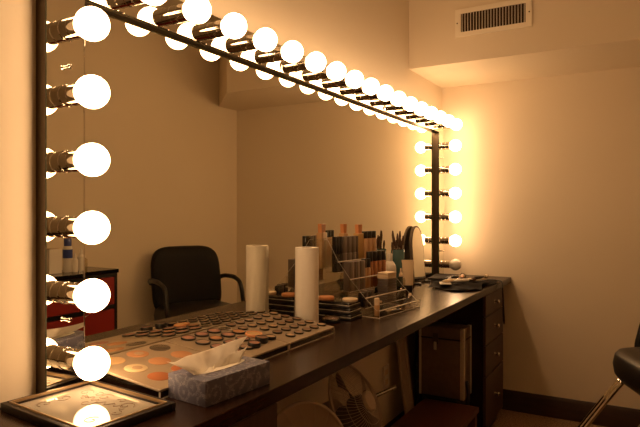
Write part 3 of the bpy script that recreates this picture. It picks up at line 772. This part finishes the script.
for rg, dy in ((layers[0], -.004), (layers[-1], .064)):
    prev = rg
    for q in (.66, .33):
        cur = []
        for i in range(n):
            a = 2*PI*i/n; e = .40; cu = math.copysign(abs(math.cos(a))**e, math.cos(a)); cv = math.copysign(abs(math.sin(a))**e, math.sin(a))
            cur.append(b.verts.new(back_pt(cu*q, .5+.5*cv*q, dy)))
        for i in range(n): b.faces.new((prev[i], prev[(i+1) % n], cur[(i+1) % n], cur[i]))
        prev = cur
    b.faces.new(prev)
bmesh.ops.recalc_face_normals(b, faces=b.faces[:]); join(f, b)
obj('backrest', f, 'mesh_black', ck, ang=1.2)
for s in (-1, 1):
    f = NB(); pts = smooth([(s*.240, -.235, .775), (s*.262, -.18, .800), (s*.268, -.08, .806), (s*.266, .00, .800), (s*.262, .075, .770), (s*.264, .105, .68), (s*.262, .115, .61), (s*.240, .08, .54)])
    tube(f, pts, [.013]*3+[.0155]*12+[.014]*(len(pts)-15), 10); obj('armrest', f, 'black', ck)
obj('back_bracket', box(NB(), -.05, .05, -.262, -.225, .49, .66, .006, 2), 'black', ck)
obj('seat_plate', box(NB(), -.17, .17, -.24, .19, .480, .502, .004, 2), 'black', ck)
f = NB(); lathe(f, [(.055, .02), (.055, .25), (.040, .255), (.040, .481)], 28); obj('column', f, 'chrome', ck)
f = NB(); lathe(f, [(.27, 0), (.27, .012), (.22, .022), (.06, .034)], 44); obj('base', f, 'chrome', ck)
f = NB()
for s in (-1, 1):
    for dx in (-.014, .014):
        tube(f, smooth([(s*.185+dx, .12, .490), (s*.185+dx, .20, .488), (s*.185+dx, .245, .455), (s*.185+dx, .42, .225), (s*.185+dx, .475, .150)]), .0115, 10)
tube(f, [(-.22, .478, .148), (.22, .478, .148)], .014, 12)
obj('footrest', f, 'chrome', ck)

# ------------------------------------------------------------------ red drawer cabinet opposite the mirror
cb = thing('drawer_cabinet', 'black cabinet with red drawers, seen in the mirror at left', 'cabinet', (1.545, 1.86, 0))
y0, y1 = -.408, .408
f = NB(); xf, xb = -.130, .128
box(f, xf, xb, y0, y0+.02, 0, .905); box(f, xf, xb, y1-.02, y1, 0, .905); box(f, xb-.01, xb, y0+.02, y1-.02, 0, .905)
for zz in (.885, .705, .525, .345, .165, .0): box(f, xf, xb-.01, y0+.02, y1-.02, zz, zz+.02)
obj('carcass', f, 'black', cb)
obj('top', box(NB(), xf-.008, xb, y0-.006, y1+.006, .905, .926, .002, 1), 'black_gloss', cb)
for zz in (.725, .545, .365, .185, .02):
    obj('drawer', box(NB(), xf-.004, xb-.03, y0+.023, y1-.023, zz+.003, zz+.157, .002, 1), 'red', cb)
ZK = .9265
r = thing('carton', 'small white carton on top of the red cabinet, leftmost item', 'box', (1.555, 1.925, ZK), .1)
obj('body', box(NB(), -.024, .024, -.035, .035, 0, .128, .001, 1), 'white', r); obj('flap', box(NB(), -.024, .024, -.035, .035, .1285, .131), 'cream', r)
r = thing('lotion_bottle', 'tall blue-labelled bottle on top of the red cabinet', 'bottle', (1.555, 2.012, ZK))
obj('body', lathe(NB(), [(.023, 0), (.025, .003), (.025, .125), (.020, .140)], 24), 'white', r)
obj('blue_sleeve', lathe(NB(), [(.0254, .075), (.0254, .122)], 24, cap=False), 'blue', r)
obj('cap', lathe(NB(), [(.0195, .140), (.0195, .178), (.017, .182)], 22), 'blue', r)
def smallb(label, x, y, h, rad, m, cm):
    r = thing('small_bottle', label, 'bottle', (x, y, ZK), 0, 'small bottles on the red cabinet')
    obj('body', lathe(NB(), [(rad*.95, 0), (rad, .003), (rad, h*.62), (rad*.5, h*.74)], 20), m, r)
    obj('cap', lathe(NB(), [(rad*.46, h*.74), (rad*.42, h*.9), (rad*.2, h)], 18), cm, r)
smallb('slim white bottle with a pointed cap right of the blue bottle', 1.525, 2.035, .100, .016, 'white', 'white')
smallb('white bottle with a nozzle near the right end of the cabinet top', 1.56, 2.10, .120, .020, 'white', 'white')
smallb('short clear bottle with a white cap at the right end of the cabinet top', 1.57, 2.165, .085, .019, 'clear', 'white')

# ------------------------------------------------------------------ camera, light, colour
cam = bpy.data.cameras.new('camera'); co = bpy.data.objects.new('camera', cam); COL.objects.link(co)
cam.sensor_width = 36; cam.lens = 575.35/640*36; cam.shift_y = -2.4/640; cam.clip_start = .02
co.location = (1.178, 0, 1.255); co.rotation_euler = (PI/2, 0, .5229)
sc.camera = co
w = bpy.data.worlds.new('world'); sc.world = w; w.use_nodes = True
w.node_tree.nodes['Background'].inputs[0].default_value = (0, 0, 0, 1)
sc.view_settings.view_transform = 'Standard'; sc.view_settings.look = 'None'
sc.view_settings.exposure = 0.0; sc.view_settings.gamma = 1.0; sc.view_settings.use_curve_mapping = False
cy = sc.cycles
cy.max_bounces = 14; cy.diffuse_bounces = 5; cy.glossy_bounces = 8; cy.transparent_max_bounces = 24; cy.transmission_bounces = 6
cy.sample_clamp_indirect = 6.0; cy.use_denoising = True; cy.blur_glossy = .3
